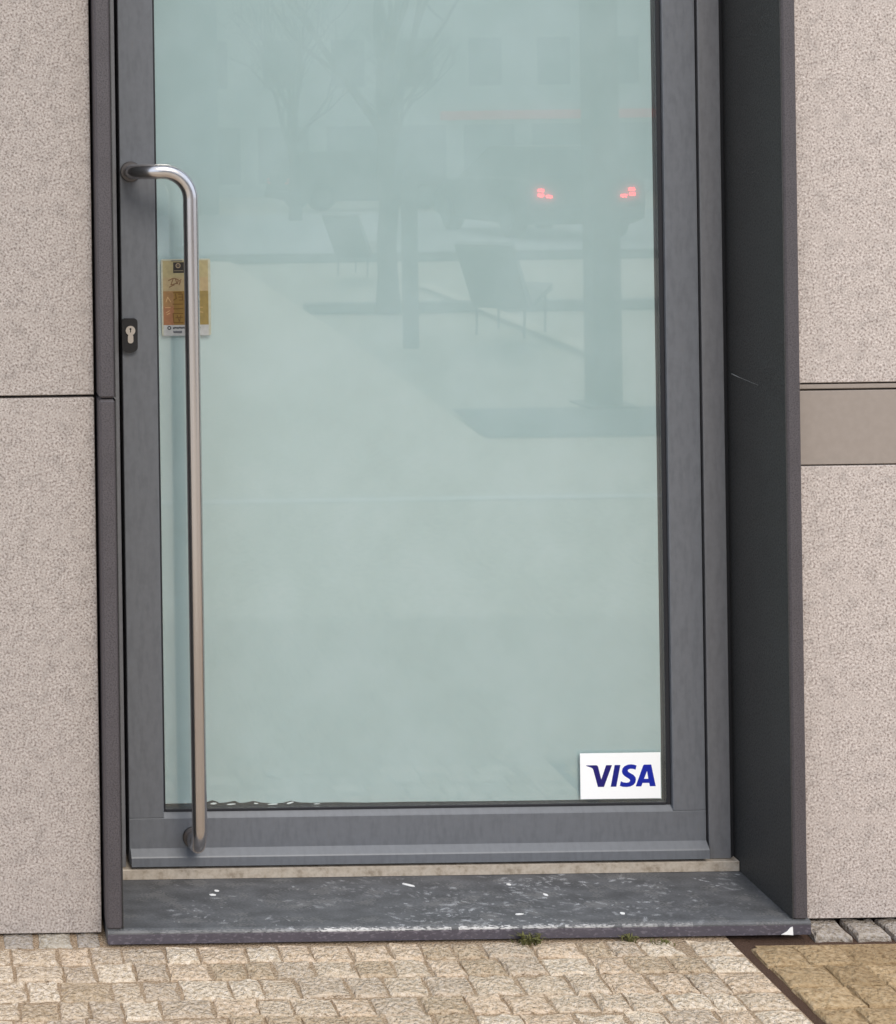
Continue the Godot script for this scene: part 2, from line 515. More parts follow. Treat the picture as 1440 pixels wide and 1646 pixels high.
func ground():
	var land := put("ground", sheet(PackedVector2Array([Vector2(-150, -150), Vector2(150, -150), Vector2(150, 200), Vector2(-150, 200)]), -0.045), M.plaza_mid)
	land.set_meta("kind", "structure")
	var pave := setting("pavement")
	put("sand_bed", box_mesh(Vector3(-2.4, -0.044, -0.12), Vector3(0.455, -0.0048, 1.32)), M.sand, pave)
	put("soil_joint", box_mesh(Vector3(0.4555, -0.044, -0.12), Vector3(0.49, -0.011, 0.36)), M.soil, pave)
	put("sand_bed", box_mesh(Vector3(0.491, -0.044, 0.015), Vector3(2.4, -0.0075, 0.36)), M.brown_1, pave)
	put("soil_joint", box_mesh(Vector3(0.4905, -0.044, -0.12), Vector3(2.4, -0.013, 0.0145)), M.soil, pave)
	put("sand_bed", box_mesh(Vector3(0.456, -0.044, 0.361), Vector3(2.4, -0.0048, 1.32)), M.sand, pave)
	var shapes := []
	for k in 14: shapes.append(stone_mesh(rng, 0.03, 0.1))
	var smooth_shapes := []
	for k in 5: smooth_shapes.append(stone_mesh(rng, 0.03, 0.05))
	var stuff := new_st()
	var single := 0
	# rows of small pale setts left of the joint
	var z := 0.004
	var row := 0
	while z < 1.325:
		var deep := rng.randf_range(0.043, 0.056)
		var x := -2.35 + rng.randf() * 0.06
		while x < (0.37 if z < 0.36 else 2.34):
			var wide := rng.randf_range(0.045, 0.085)
			if z < 0.36 and x + wide > 0.375: wide = 0.375 - x
			if wide > 0.02:
				var gap := rng.randf_range(0.001, 0.005)
				var at := Vector3(x + wide * 0.5, rng.randf_range(-0.0025, 0.001), z + deep * 0.5 + rng.randf_range(-0.003, 0.003))
				var size := Vector3(wide - gap + 0.004, 1.0, deep + 0.003 - rng.randf_range(0.0, 0.004))
				var turn := rng.randf_range(-0.05, 0.05)
				single += lay(pave, stuff, shapes[rng.randi() % shapes.size()], "lime_%d" % (rng.randi() % 5), at, size, turn, z < 0.3 and x > -0.86)
			x += wide
		# the smoother, larger stones that edge the joint
		if z < 0.36: single += lay(pave, stuff, smooth_shapes[rng.randi() % 5], "lime_%d" % [0, 2, 4][row % 3], Vector3(0.416, -0.001, z + deep * 0.5), Vector3(0.078, 1.0, deep - 0.003), rng.randf_range(-0.01, 0.01), z < 0.3)
		z += deep
		row += 1
	# greyish setts tucked under the wall panels, beside the step
	for side in [-1, 1]:
		var x: float = -2.3 if side < 0 else 0.6
		var stop := -0.6 if side < 0 else 2.3
		while x < stop:
			var wide := rng.randf_range(0.05, 0.085)
			wide = minf(wide, stop - x)
			if wide > 0.02:
				lay(pave, stuff, shapes[rng.randi() % shapes.size()], "grey_stone_%d" % (rng.randi() % 2), Vector3(x + wide * 0.5, -0.001, -0.028), Vector3(wide - 0.006, 1.0, 0.056), rng.randf_range(-0.05, 0.05), absf(x) < 0.86)
			x += wide
	# browner, larger stones right of the joint
	z = 0.022
	while z < 0.3:
		var deep := rng.randf_range(0.05, 0.068)
		var x := 0.477
		while x < 2.35:
			var wide := rng.randf_range(0.06, 0.1)
			lay(pave, stuff, shapes[rng.randi() % shapes.size()], "brown_%d" % (rng.randi() % 3), Vector3(x + wide * 0.5, rng.randf_range(-0.005, -0.001), z + deep * 0.5), Vector3(wide + 0.003, 1.0, deep + 0.002), rng.randf_range(-0.06, 0.06), z < 0.3 and x < 0.9)
			x += wide
		z += deep
	var rest := put("far_setts", stuff.commit(), M.lime_1, pave)
	rest.set_meta("kind", "stuff")
	# the square in front of the building: pale paving up to a slanting edge, a dark band, the kerb and the road
	var pale := put("forecourt", sheet(PackedVector2Array([Vector2(-40, 1.32), Vector2(40, 1.32), Vector2(40, 3.86), Vector2(1.67, 3.87), Vector2(2.09, 7.53), Vector2(2.84, 15.35), Vector2(-40, 15.35)]), -0.002), M.plaza_light)
	pale.set_meta("kind", "structure")
	var band := put("paving_band", sheet(PackedVector2Array([Vector2(1.68, 3.89), Vector2(30, 3.86), Vector2(30, 4.6), Vector2(1.79, 4.64)]), 0.002), M.strip_dark)
	band.set_meta("kind", "structure")
	var line_ := put("drain_channel", sheet(PackedVector2Array([Vector2(-20, 2.7), Vector2(20, 2.7), Vector2(20, 2.76), Vector2(-20, 2.76)]), 0.001), M.drain)
	line_.set_meta("kind", "structure")
	var kerb := put("kerb", box_mesh(Vector3(2.3, -0.04, 9.5), Vector3(40, 0.05, 9.65), 0.015), M.kerb)
	kerb.set_meta("kind", "structure")
	var kerb2 := put("kerb_far", box_mesh(Vector3(-40, -0.04, 15.4), Vector3(40, 0.08, 15.55), 0.015), M.kerb)
	kerb2.set_meta("kind", "structure")
	var road := put("road", sheet(PackedVector2Array([Vector2(-100, 15.55), Vector2(100, 15.55), Vector2(100, 30.5), Vector2(-100, 30.5)]), -0.02), M.asphalt)
	road.set_meta("kind", "structure")
	var mark := put("road_marking", sheet(PackedVector2Array([Vector2(3.4, 6.5), Vector2(3.55, 6.5), Vector2(4.17, 11.9), Vector2(4.02, 11.9)]), 0.003), M.plaza_light)
	mark.set_meta("kind", "structure")

func lay(pave: Node3D, stuff: SurfaceTool, mesh: ArrayMesh, mname: String, at: Vector3, size: Vector3, turn: float, alone: bool) -> int:
	var b := Basis(Vector3.UP, turn) * Basis.from_scale(size)
	if alone:
		var o := put("paving_stone", mesh, M[mname], pave, at)
		o.transform = Transform3D(b, at)
		return 1
	stuff.append_from(mesh, 0, Transform3D(b, at))
	return 0

# ---------------------------------------------------------------- facade
func facade():
	var f := thing("granite_facade", "pale beige granite clad facade around the grey glazed door", "building")
	# panels by column; the joints are open gaps of 5 mm in front of a dark core
	var cols_l := [[-1.5, -0.5985], [-2.4, -1.505], [-3.3, -2.405], [-4.2, -3.305]]
	var rows_l := [[0.003, 0.9195], [0.9245, 1.84], [1.845, 2.76], [2.765, 3.68], [3.685, 4.6], [4.605, 5.52]]
	var k := 0
	for c in cols_l:
		for r in rows_l:
			put("stone_panel", box_mesh(Vector3(c[0], r[0], -0.066), Vector3(c[1], r[1], -0.035), 0.0012), M["granite_%d" % (0 if k % 2 == 0 else 2)], f)
			k += 1
	var cols_r := [[0.5945, 0.93], [0.935, 1.83], [1.835, 2.73], [2.735, 3.63], [3.635, 4.2]]
	for c in cols_r:
		var first: bool = c[0] < 0.6
		var rows := [[0.009, 0.7835], [0.9265, 1.84]] if first else [[0.009, 0.9195], [0.9245, 1.84]]
		rows.append_array(rows_l.slice(2))
		for r in rows:
			put("stone_panel", box_mesh(Vector3(c[0], r[0], -0.066), Vector3(c[1], r[1], -0.035), 0.0012), M.granite_1, f)
			k += 1
	for r in [[2.285, 2.76], [2.765, 3.68], [3.685, 4.6], [4.605, 5.52]]:
		put("stone_panel", box_mesh(Vector3(-0.5935, r[0], -0.066), Vector3(0.5895, r[1], -0.035), 0.0012), M.granite_1, f)
	put("wall_core", box_mesh(Vector3(-4.2, -0.04, -0.4), Vector3(-0.5945, 5.5, -0.07)), M.core, f)
	put("wall_core", box_mesh(Vector3(0.5925, -0.04, -0.4), Vector3(4.2, 5.5, -0.07)), M.core, f)
	put("wall_core", box_mesh(Vector3(-0.592, 2.285, -0.4), Vector3(0.592, 5.5, -0.07)), M.core, f)
	# the unlit room behind the door
	var room := new_st()
	add_box(room, Vector3(-2.1, -0.04, -3.6), Vector3(-2.0, 2.8, -0.401))
	add_box(room, Vector3(2.0, -0.04, -3.6), Vector3(2.1, 2.8, -0.401))
	add_box(room, Vector3(-2.0, -0.04, -3.6), Vector3(2.0, 2.8, -3.5))
	add_box(room, Vector3(-2.1, 2.8, -3.6), Vector3(2.1, 2.9, -0.401))
	add_box(room, Vector3(-2.0, -0.04, -3.5), Vector3(2.0, 0.02, -0.2))
	put("room_shell", room.commit(), M.room, f)
	# plain taupe plate let into the wall on the right, under a thin metal strip
	var p := thing("wall_plate", "plain taupe plate set in the granite wall right of the door", "plate", Vector3(0.76, 0.786, -0.05))
	put("plate", box_mesh(Vector3(-0.164, 0.0, -0.018), Vector3(0.17, 0.1265, 0.013), 0.001), M.taupe, p)
	put("top_strip", box_mesh(Vector3(-0.164, 0.1295, -0.018), Vector3(0.17, 0.1375, 0.013), 0.0015), M.taupe, p)

func surround_and_step():
	var s := thing("door_surround", "dark stone lining framing the recessed door", "door surround")
	for side in [-1.0, 1.0]:
		for r in ([[0.0262, 0.921], [0.9235, 2.26]] if side < 0.0 else [[0.0262, 2.26]]):
			# a dark slab whose inner face is a thin sheet in a darker colour
			var a: float = side * 0.5667
			var b: float = side * (0.5935 if side < 0.0 else 0.591)
			var slab := put("lining_slab", box_mesh(Vector3(minf(a, b), r[0], -0.2), Vector3(maxf(a, b), r[1], 0.0), 0.0035), M.dark_stone, s)
			a = side * 0.565
			b = side * 0.5665
			put("inner_face", box_mesh(Vector3(minf(a, b), r[0] + 0.001, -0.2), Vector3(maxf(a, b), r[1] - 0.001, -0.0018)), M.darker_stone, slab)
	put("head_slab", box_mesh(Vector3(-0.564, 2.234, -0.2), Vector3(0.564, 2.26, 0.0), 0.0015), M.darker_stone, s)
	# a pale scratch across the right-hand inner face
	var sc := new_st()
	add_tube(sc, [Vector3(0.5649, 0.924, -0.163), Vector3(0.5649, 0.9225, -0.15), Vector3(0.5649, 0.921, -0.135), Vector3(0.5649, 0.9165, -0.08)], [0.0008, 0.0009, 0.0003, 0.0002], 6)
	put("scratch", sc.commit(), M.scratch, s)
	var d := thing("doorstep", "worn dark grey stone step with pale scratches below the door", "doorstep")
	put("step_slab", profile_mesh([Vector2(-0.21, 0.0), Vector2(-0.21, 0.0305), Vector2(-0.005, 0.0255), Vector2(-0.0012, 0.0238), Vector2(0.0005, 0.0205), Vector2(0.0005, 0.002), Vector2(-0.003, 0.0)], -0.592, 0.5945), M.step, d)
	# flakes of old paint lying on the step
	for q in [[-0.042, -0.128, 0.016, 0.004, 0.5], [0.135, -0.125, 0.006, 0.004, 0.2], [0.29, -0.028, 0.006, 0.005, 0.0], [-0.395, -0.105, 0.008, 0.004, 0.1], [-0.385, -0.118, 0.007, 0.004, 0.3], [0.115, -0.03, 0.011, 0.003, -0.1], [0.185, -0.09, 0.007, 0.004, 0.9]]:
		var poly := PackedVector2Array()
		for i in 9:
			var t := TAU * i / 9.0
			poly.append(Vector2(cos(t) * q[2] * rng.randf_range(0.7, 1.05), sin(t) * q[3] * rng.randf_range(0.7, 1.05)) * 0.75)
		var st := new_st()
		add_prism(st, poly, 0.0, 0.0012)
		var o := put("paint_flake", st.commit(), M.paper, d)
		o.transform = Transform3D(Basis(Vector3.UP, -q[4]) * Basis(Vector3.RIGHT, -PI / 2), Vector3(q[0], 0.0258 - (q[1] + 0.005) * 0.0245, q[1]))

func door_frame():
	var f := thing("door_frame", "grey metal fixed frame inside the dark stone surround", "door frame")
	put("jamb", box_mesh(Vector3(-0.591, 0.05, -0.26), Vector3(-0.5385, 2.26, -0.2005), 0.001), M.coated_frame, f)
	put("jamb", box_mesh(Vector3(-0.5648, 0.0485, -0.2), Vector3(-0.5385, 2.233, -0.166), 0.0015), M.coated_frame, f)
	put("jamb", box_mesh(Vector3(0.514, 0.0485, -0.26), Vector3(0.5535, 2.233, -0.166), 0.0015), M.coated_frame, f)
	put("head", box_mesh(Vector3(-0.538, 2.215, -0.26), Vector3(0.5135, 2.2335, -0.166), 0.0015), M.coated_frame, f)
	# sealant cove between frame and lining, sloping back
	var st := new_st()
	quad(st, Vector3(0.5535, 0.031, -0.169), Vector3(0.5535, 2.233, -0.169), Vector3(0.5655, 2.233, -0.179), Vector3(0.5655, 0.031, -0.179), Vector3(0.6, 0, 1))
	quad(st, Vector3(0.5535, 0.031, -0.21), Vector3(0.5535, 2.233, -0.21), Vector3(0.5655, 2.233, -0.21), Vector3(0.5655, 0.031, -0.21), Vector3(0, 0, -1))
	put("sealant_strip", st.commit(), M.sealant, f)
	put("threshold", box_mesh(Vector3(-0.5645, 0.0288, -0.26), Vector3(0.5645, 0.048, -0.1585), 0.0015), M.aluminium, f)

func door_leaf():
	var d := thing("glazed_door", "grey metal framed door with one tall frosted glass pane", "door", Vector3(-0.012, 0.054, DOOR_Z))
	var o := -d.position
	var leaf := func(called: String, lo: Vector3, hi: Vector3, b: float, m: Material, par: Node) -> MeshInstance3D:
		return put(called, box_mesh(lo + o, hi + o, b), m, par)
	leaf.call("stile", Vector3(-0.5325, 0.1375, -0.224), Vector3(-0.4695, 2.13, DOOR_Z), 0.0012, M.coated, d)
	leaf.call("stile", Vector3(0.449, 0.1375, -0.224), Vector3(0.5078, 2.13, DOOR_Z), 0.0012, M.coated, d)
	leaf.call("rail", Vector3(-0.5325, 0.0545, -0.224), Vector3(0.5078, 0.1372, DOOR_Z), 0.0008, M.coated, d)
	leaf.call("rail", Vector3(-0.5325, 2.1303, -0.224), Vector3(0.5078, 2.21, DOOR_Z), 0.0012, M.coated, d)
	# the sloping bead below the pane
	var bead := put("glazing_bead", profile_mesh([Vector2(-0.182, 0.1373), Vector2(-0.1648, 0.1373), Vector2(-0.1725, 0.1452), Vector2(-0.182, 0.1452)], -0.4692, 0.4487), M.coated, d)
	bead.position = o
	# the projecting drip moulding along the foot of the leaf
	var drip := put("drip_moulding", profile_mesh([Vector2(-0.1639, 0.0835), Vector2(-0.1535, 0.0735), Vector2(-0.152, 0.0715), Vector2(-0.152, 0.056), Vector2(-0.1635, 0.055)], -0.5305, 0.5072), M.coated, d)
	drip.position = o
	# rubber gasket round the pane, four runs
	var g := new_st()
	for r in [[-0.4694, -0.4655, 0.146, 2.13], [0.4405, 0.4488, 0.146, 2.13]]:
		add_box(g, Vector3(r[0], r[2], -0.182) + o, Vector3(r[1], r[3], -0.1705) + o, 0.001)
	add_box(g, Vector3(-0.4654, 0.1455, -0.182) + o, Vector3(0.4404, 0.1505, -0.1705) + o, 0.001)
	add_box(g, Vector3(-0.4654, 2.124, -0.182) + o, Vector3(0.4404, 2.1298, -0.1705) + o, 0.001)
	put("gasket", g.commit(), M.rubber, d)
	var pane := leaf.call("pane", Vector3(-0.4653, 0.1506, -0.1775), Vector3(0.4403, 2.1238, GLASS_Z), 0.0, M.glass, d)
	# frosted film behind the pane, cut a little short and ragged at the lower left
	var poly := PackedVector2Array([Vector2(-0.4652, 2.12), Vector2(-0.4652, 0.1572)])
	for q in [[-0.44, 0.1575], [-0.392, 0.1578], [-0.386, 0.1605], [-0.379, 0.1625], [-0.372, 0.1603], [-0.366, 0.1572], [-0.352, 0.1585], [-0.338, 0.1607], [-0.33, 0.1568], [-0.318, 0.1575], [-0.305, 0.16], [-0.292, 0.1572], [-0.268, 0.1545], [-0.25, 0.1562], [-0.236, 0.1595], [-0.222, 0.1563], [-0.2, 0.1552], [-0.16, 0.1556], [-0.1, 0.1542], [-0.02, 0.1546], [0.1, 0.1537], [0.3, 0.1535], [0.4352, 0.153]]:
		poly.append(Vector2(q[0], q[1]))
	poly.append(Vector2(0.4352, 2.12))
	var st := new_st()
	add_prism(st, poly, -0.1786, -0.1781)
	var film := put("frosted_film", st.commit(), M.film, pane)
	film.position = o
	# loose slivers of film caught below its torn edge
	var scraps := new_st()
	for s in [[-0.377, 0.1562, 0.012, 0.0016, 0.05], [-0.345, 0.1545, 0.017, 0.0012, 0.06], [-0.27, 0.1535, 0.02, 0.0011, 0.04], [-0.238, 0.1555, 0.014, 0.0014, 0.25], [-0.3, 0.1553, 0.009, 0.001, -0.1], [-0.19, 0.153, 0.012, 0.0008, 0.02]]:
		var sp := PackedVector2Array()
		for i in 8:
			var t := TAU * i / 8.0
			sp.append(Vector2(s[0], s[1]) + Vector2(cos(t) * s[2] * 0.5, sin(t) * s[3]).rotated(s[4]))
		add_prism(scraps, sp, -0.1786, -0.1782)
	var sc := put("film_sliver", scraps.commit(), M.film_scrap, pane)
	sc.position = o
	# long offset pull handle of brushed tube
	var path := []
	var a := Vector3(-0.513, 1.304, DOOR_Z)
	var c := Vector3(-0.418, 1.304, -0.094)
	path.append(a); path.append(a + Vector3(0, 0, 0.022))
	var R := 0.046
	for i in 11:
		var t := PI / 2 * i / 10.0
		path.append(Vector3(a.x + R * (1.0 - cos(t)), a.y, c.z - R + R * sin(t)))
	R = 0.049
	for i in 17:
		var t := PI / 2 * i / 16.0
		path.append(c + Vector3(-R + R * sin(t), -R + R * cos(t), 0))
	var e := Vector3(-0.418, 0.103, -0.094)
	for i in 6: path.append(Vector3(c.x, lerpf(1.2, 0.2, i / 5.0), c.z))
	R = 0.05
	for i in 15:
		var t := PI / 2 * i / 14.0
		path.append(e + Vector3.UP * R + Vector3.FORWARD * R + Vector3.BACK * cos(t) * R + Vector3.DOWN * sin(t) * R)
	path.append(Vector3(e.x, e.y, DOOR_Z))
	var hs := new_st()
	add_tube(hs, path, 0.0133, 28)
	var h := put("pull_handle", hs.commit(), M.steel, d)
	h.position = o
	for at in [a, Vector3(e.x, e.y, DOOR_Z)]:
		var fs := new_st()
		add_prism(fs, disc(0.0185), 0.0002, 0.004, 0.001)
		put("flange", fs.commit(), M.dull_steel, h, at)
	# black lock plate with its cylinder
	var es := new_st()
	var ep := PackedVector2Array()
	for i in 7:
		var t := PI / 2 * i / 6.0
		ep.append(Vector2(0.0075, 0.024) + Vector2(cos(t), sin(t)) * 0.0065)
	for i in 7:
		var t := PI / 2 + PI / 2 * i / 6.0
		ep.append(Vector2(-0.0075, 0.024) + Vector2(cos(t), sin(t)) * 0.0065)
	for i in 13:
		var t := PI + PI * i / 12.0
		ep.append(Vector2(0, -0.0205) + Vector2(cos(t) * 0.014, sin(t) * 0.0105))
	add_prism(es, ep, 0.0002, 0.0085, 0.0)
	var lock := put("lock_plate", es.commit(), M.black_plastic, d, Vector3(-0.5195, 1.0095, DOOR_Z) + o)
	var cs := new_st()
	add_prism(cs, disc(0.0086), 0.0087, 0.0105)
	add_prism(cs, rounded_rect(0.0098, 0.0165, 0.0045, Vector2(0, -0.0145)), 0.0087, 0.0102)
	put("lock_cylinder", cs.commit(), M.brass_steel, lock, Vector3(0.001, 0.009, 0))
	var ks := new_st()
	add_prism(ks, rounded_rect(0.0016, 0.0075, 0.0007), 0.0106, 0.0109)
	add_prism(ks, disc(0.0018, Vector2(0, 0.0025), 10), 0.0106, 0.01085)
	put("keyhole", ks.commit(), M.black, lock, Vector3(0.001, 0.0095, 0))

# ---------------------------------------------------------------- stickers
func stickers():
	var s := thing("payment_sticker", "white card sign with dark blue lettering at the glass's lower right corner", "sticker", Vector3(0.3575, 0.158, GLASS_Z))
	put("card", box_mesh(Vector3(-0.0725, 0.0, 0.0003), Vector3(0.0725, 0.0825, 0.0012)), M.sheet_white, s)
	var L := func(list: Array) -> PackedVector2Array:
		var out := PackedVector2Array()
		for q in list: out.append(Vector2((q[0] - 720.0) * 0.145 / 1160.0, (775.0 - q[1]) * 0.0825 / 667.0))
		return out
	var v := new_st()
	add_prism(v, L.call([[228, 281], [372, 281], [390, 290], [399, 312], [441, 492], [514, 282], [598, 282], [478, 598], [391, 598], [328, 350], [318, 328], [298, 314], [228, 290]]), 0.0012, 0.0015)
	put("letter", v.commit(), M.ink_dark, s)
	var i_ := new_st()
	add_prism(i_, L.call([[638, 282], [719, 282], [656, 598], [576, 598]]), 0.0012, 0.0015)
	put("letter", i_.commit(), M.ink_mid, s)
	var s_ := new_st()
	add_prism(s_, L.call([[953, 293], [938, 352], [905, 342], [866, 338], [836, 346], [824, 364], [832, 384], [860, 402], [905, 428], [934, 462], [942, 500], [932, 542], [905, 575], [862, 597], [806, 605], [750, 601], [708, 586], [724, 520], [760, 537], [806, 543], [842, 536], [858, 516], [852, 494], [822, 472], [778, 444], [750, 412], [741, 374], [752, 332], [782, 299], [828, 280], [876, 275], [918, 281]]), 0.0012, 0.0015)
	put("letter", s_.commit(), M.ink_blue, s)
	var a := new_st()
	add_prism(a, L.call([[1064, 282], [1166, 282], [1226, 598], [1143, 598], [1134, 548], [1040, 548], [1018, 598], [938, 598], [1040, 320], [1048, 300]]), 0.0012, 0.00125)
	# counter of the A: two legs and the bar are drawn as separate solid pieces above, the hole as white card shows through
	var aa := new_st()
	add_prism(aa, L.call([[938, 598], [1040, 320], [1050, 294], [1064, 282], [1104, 282], [1104, 372], [1058, 490], [1018, 598]]), 0.0012, 0.0015)
	add_prism(aa, L.call([[1104, 282], [1166, 282], [1226, 598], [1143, 598], [1122, 490], [1104, 372]]), 0.0012, 0.0015)
	add_prism(aa, L.call([[1058, 490], [1122, 490], [1134, 549], [1036, 549]]), 0.0012, 0.0015)
	put("letter", aa.commit(), M.ink_blue, s)
	# the yellowed notice behind the handle
	var n := new_st()
	var lo := Vector2(-0.0445, -0.069)
	var hi := Vector2(0.0445, 0.0695)
	var outline := rounded_rect(0.089, 0.1385, 0.003, Vector2.ZERO, 3)
	add_prism(n, outline, 0.0002, 0.0007)
	var t := Geometry2D.triangulate_polygon(outline)
	var front := new_st()
	for i in range(0, t.size(), 3):
		var q := [outline[t[i]], outline[t[i + 1]], outline[t[i + 2]]]
		if (q[1] - q[0]).cross(q[2] - q[0]) > 0.0: q = [q[0], q[2], q[1]]
		for p in q:
			vtx(front, v3(p, 0.0009), Vector3.BACK, Vector2((p.x - lo.x) / (hi.x - lo.x), (hi.y - p.y) / (hi.y - lo.y)))
	var m := mat(Color.WHITE, 0.5)
	m.albedo_texture = notice_picture()
	m.texture_repeat = false
	var st := thing("yellowed_notice", "faded yellow and orange notice on the glass behind the handle", "sticker", Vector3(-0.415, 1.0755, GLASS_Z))
	put("backing", n.commit(), M.sheet_white, st)
	put("print", front.commit(), m, st)

# flat print of the notice: pale cream head, a dark box with a ring, brown squiggles, an orange and olive lower half, black small print
func notice_picture() -> ImageTexture:
	var w := 267
	var h := 414
	var im := Image.create(w, h, false, Image.FORMAT_RGB8)
	var n := FastNoiseLite.new()
	n.seed = 5; n.frequency = 0.03
	for y in h:
		for x in w:
			var u := x / float(w)
			var v := y / float(h)
			var c := Color(0.65, 0.6, 0.44)
			if u < 0.03 or u > 0.95 or v < 0.02: c = Color(0.7, 0.7, 0.62)
			elif v > 0.42 and v < 0.86:
				c = Color(0.6, 0.45, 0.28) if u < 0.25 else (Color(0.55, 0.42, 0.18) if u < 0.62 else Color(0.55, 0.47, 0.26))
				if u < 0.25 and v > 0.62: c = Color(0.62, 0.42, 0.28)
			elif v >= 0.86: c = Color(0.7, 0.7, 0.69)
			elif v > 0.24: c = Color(0.67, 0.59, 0.44)
			c = c * 0.93 * (1.0 + n.get_noise_2d(x, y) * 0.08)
			im.set_pixel(x, y, c)
	var dark := Color(0.14, 0.12, 0.1)
	im.fill_rect(Rect2i(56, 8, 60, 5), Color(0.3, 0.29, 0.26))
	im.fill_rect(Rect2i(66, 18, 58, 58), dark)
	ring(im, Vector2(92, 36), 11, 5, Color(0.6, 0.52, 0.42))
	ring(im, Vector2(92, 36), 3, 2, Color(0.55, 0.48, 0.4))
	im.fill_rect(Rect2i(70, 62, 50, 4), Color(0.5, 0.45, 0.36))
	var brown := Color(0.42, 0.29, 0.18)
	for s in [[40, 116, 66, 104], [66, 104, 52, 140], [52, 140, 84, 132], [84, 132, 78, 108], [70, 104, 92, 112], [92, 112, 88, 134], [96, 120, 108, 112], [104, 122, 96, 140], [44, 152, 70, 140]]:
		stroke(im, Vector2(s[0], s[1]), Vector2(s[2], s[3]), 3.0, brown)
	var umber := Color(0.4, 0.28, 0.06)
	for s in [[64, 182, 110, 182], [76, 190, 80, 214], [80, 214, 66, 222], [92, 190, 116, 190], [94, 206, 116, 206], [112, 190, 116, 222], [96, 222, 116, 222], [62, 244, 116, 244], [66, 270, 116, 268], [66, 294, 116, 296], [62, 294, 66, 344], [66, 344, 116, 344], [76, 318, 112, 316], [84, 306, 96, 338], [104, 306, 96, 338]]:
		stroke(im, Vector2(s[0], s[1]), Vector2(s[2], s[3]), 4.0, umber)
	var pale := Color(0.78, 0.64, 0.46)
	for s in [[24, 232, 34, 206], [34, 206, 50, 232], [20, 262, 48, 262], [24, 290, 44, 278], [28, 300, 46, 292], [196, 214, 200, 222], [206, 262, 222, 262], [200, 286, 224, 290]]:
		stroke(im, Vector2(s[0], s[1]), Vector2(s[2], s[3]), 2.5, pale)
	ring(im, Vector2(198, 218), 9, 4, Color(0.72, 0.63, 0.48))
	var black := Color(0.1, 0.1, 0.12)
	ring(im, Vector2(40, 372), 8, 5, black)
	var r := RandomNumberGenerator.new()
	r.seed = 9
	for i in 16:
		im.fill_rect(Rect2i(60 + i * 4, 366 + r.randi() % 4, 3, 9 + r.randi() % 3), black)
	for i in 12:
		im.fill_rect(Rect2i(62 + i * 4, 388 + r.randi() % 3, 3, 11 + r.randi() % 3), Color(0.2, 0.21, 0.24))
	for i in 4: im.fill_rect(Rect2i(196 + i * 4, 370 + r.randi() % 3, 2, 6), Color(0.3, 0.3, 0.3))
	return ImageTexture.create_from_image(im)

func stroke(im: Image, a: Vector2, b: Vector2, wide: float, col: Color):
	var steps := int(a.distance_to(b)) + 1
	for i in steps + 1:
		var p := a.lerp(b, float(i) / steps)
		for y in range(-3, 4):
			for x in range(-3, 4):
				var d := Vector2(x, y).length()
				if d <= wide * 0.75:
					var q := Vector2i(p) + Vector2i(x, y)
					if q.x >= 0 and q.y >= 0 and q.x < im.get_width() and q.y < im.get_height(): im.set_pixelv(q, im.get_pixelv(q).lerp(col, 0.5))

func ring(im: Image, c: Vector2, r: float, wide: float, col: Color):
	for y in range(-20, 21):
		for x in range(-20, 21):
			if absf(Vector2(x, y).length() - r) < wide * 0.5: im.set_pixel(int(c.x) + x, int(c.y) + y, col)

# ---------------------------------------------------------------- the street that the pane mirrors
func street():
	tree(Vector3(2.99, 0, 9.47), 0.088, "bare street tree with forked limbs mirrored in the middle of the glass", 101)
	tree(Vector3(6.6, 0, 27.0), 0.12, "distant bare tree mirrored left of the middle of the glass", 102)
	tree(Vector3(11.5, 0, 36.0), 0.14, "far bare tree mirrored above the parked car with lit lamps", 103)
	var p := thing("steel_post", "thick dark steel post standing by the dark paving band", "post", Vector3(2.6, 0, 4.68))
	put("shaft", box_mesh(Vector3(-0.075, 0.0, -0.06), Vector3(0.075, 3.1, 0.06), 0.008), M.post, p)
	put("foot_plate", box_mesh(Vector3(-0.13, 0.0, -0.11), Vector3(0.13, 0.014, 0.11), 0.003), M.post, p)
	var q := thing("bollard", "slim grey bollard mirrored beside the tree trunk", "bollard", Vector3(2.365, 0, 7.0))
	var qs := new_st()
	add_tube(qs, [Vector3.ZERO, Vector3(0, 1.15, 0), Vector3(0, 1.2, 0), Vector3(0, 1.225, 0)], [0.054, 0.054, 0.048, 0.02], 20)
	put("shaft", qs.commit(), M.post_light, q)
	var qc := new_st()
	add_tube(qc, [Vector3(0, 0.95, 0), Vector3(0, 1.02, 0)], 0.057, 20)
	put("collar", qc.commit(), M.post, q)
	var c := chair("dark tilted lounge chair nearer the glass, mirrored right of the tree", Vector3(3.2, 0, 7.55))
	var c2 := c.duplicate()
	c2.name = quick_number("lounge_chair", self)
	add_child(c2)
	c2.position = Vector3(3.68, 0, 12.85)
	c2.set_meta("label", "farther dark lounge chair mirrored left of the tree trunk")
	var car := parked_car("dark parked car with two lit red tail lamps, mirrored in the glass", Vector3(9.05, -0.02, 21.1))
	var car2 := car.duplicate()
	car2.name = quick_number("parked_car", self)
	add_child(car2)
	car2.position = Vector3(9.7, -0.02, 33.0)
	car2.rotation.y = 1.45
	car2.set_meta("label", "dark parked car turned side on across the road")
	for l in car2.get_children():
		if l.name.begins_with("tail_lamp"): (l as MeshInstance3D).material_override = M.red
	# buildings across the road
	far_building("pale building across the road with a red shop fascia", Vector3(10.0, 0, 45.0), 34.0, 9.5, M.far_wall, true)
	far_building("blue grey building at the left of the mirrored street", Vector3(2.0, 0, 31.0), 7.6, 8.0, M.far_wall_blue, false)

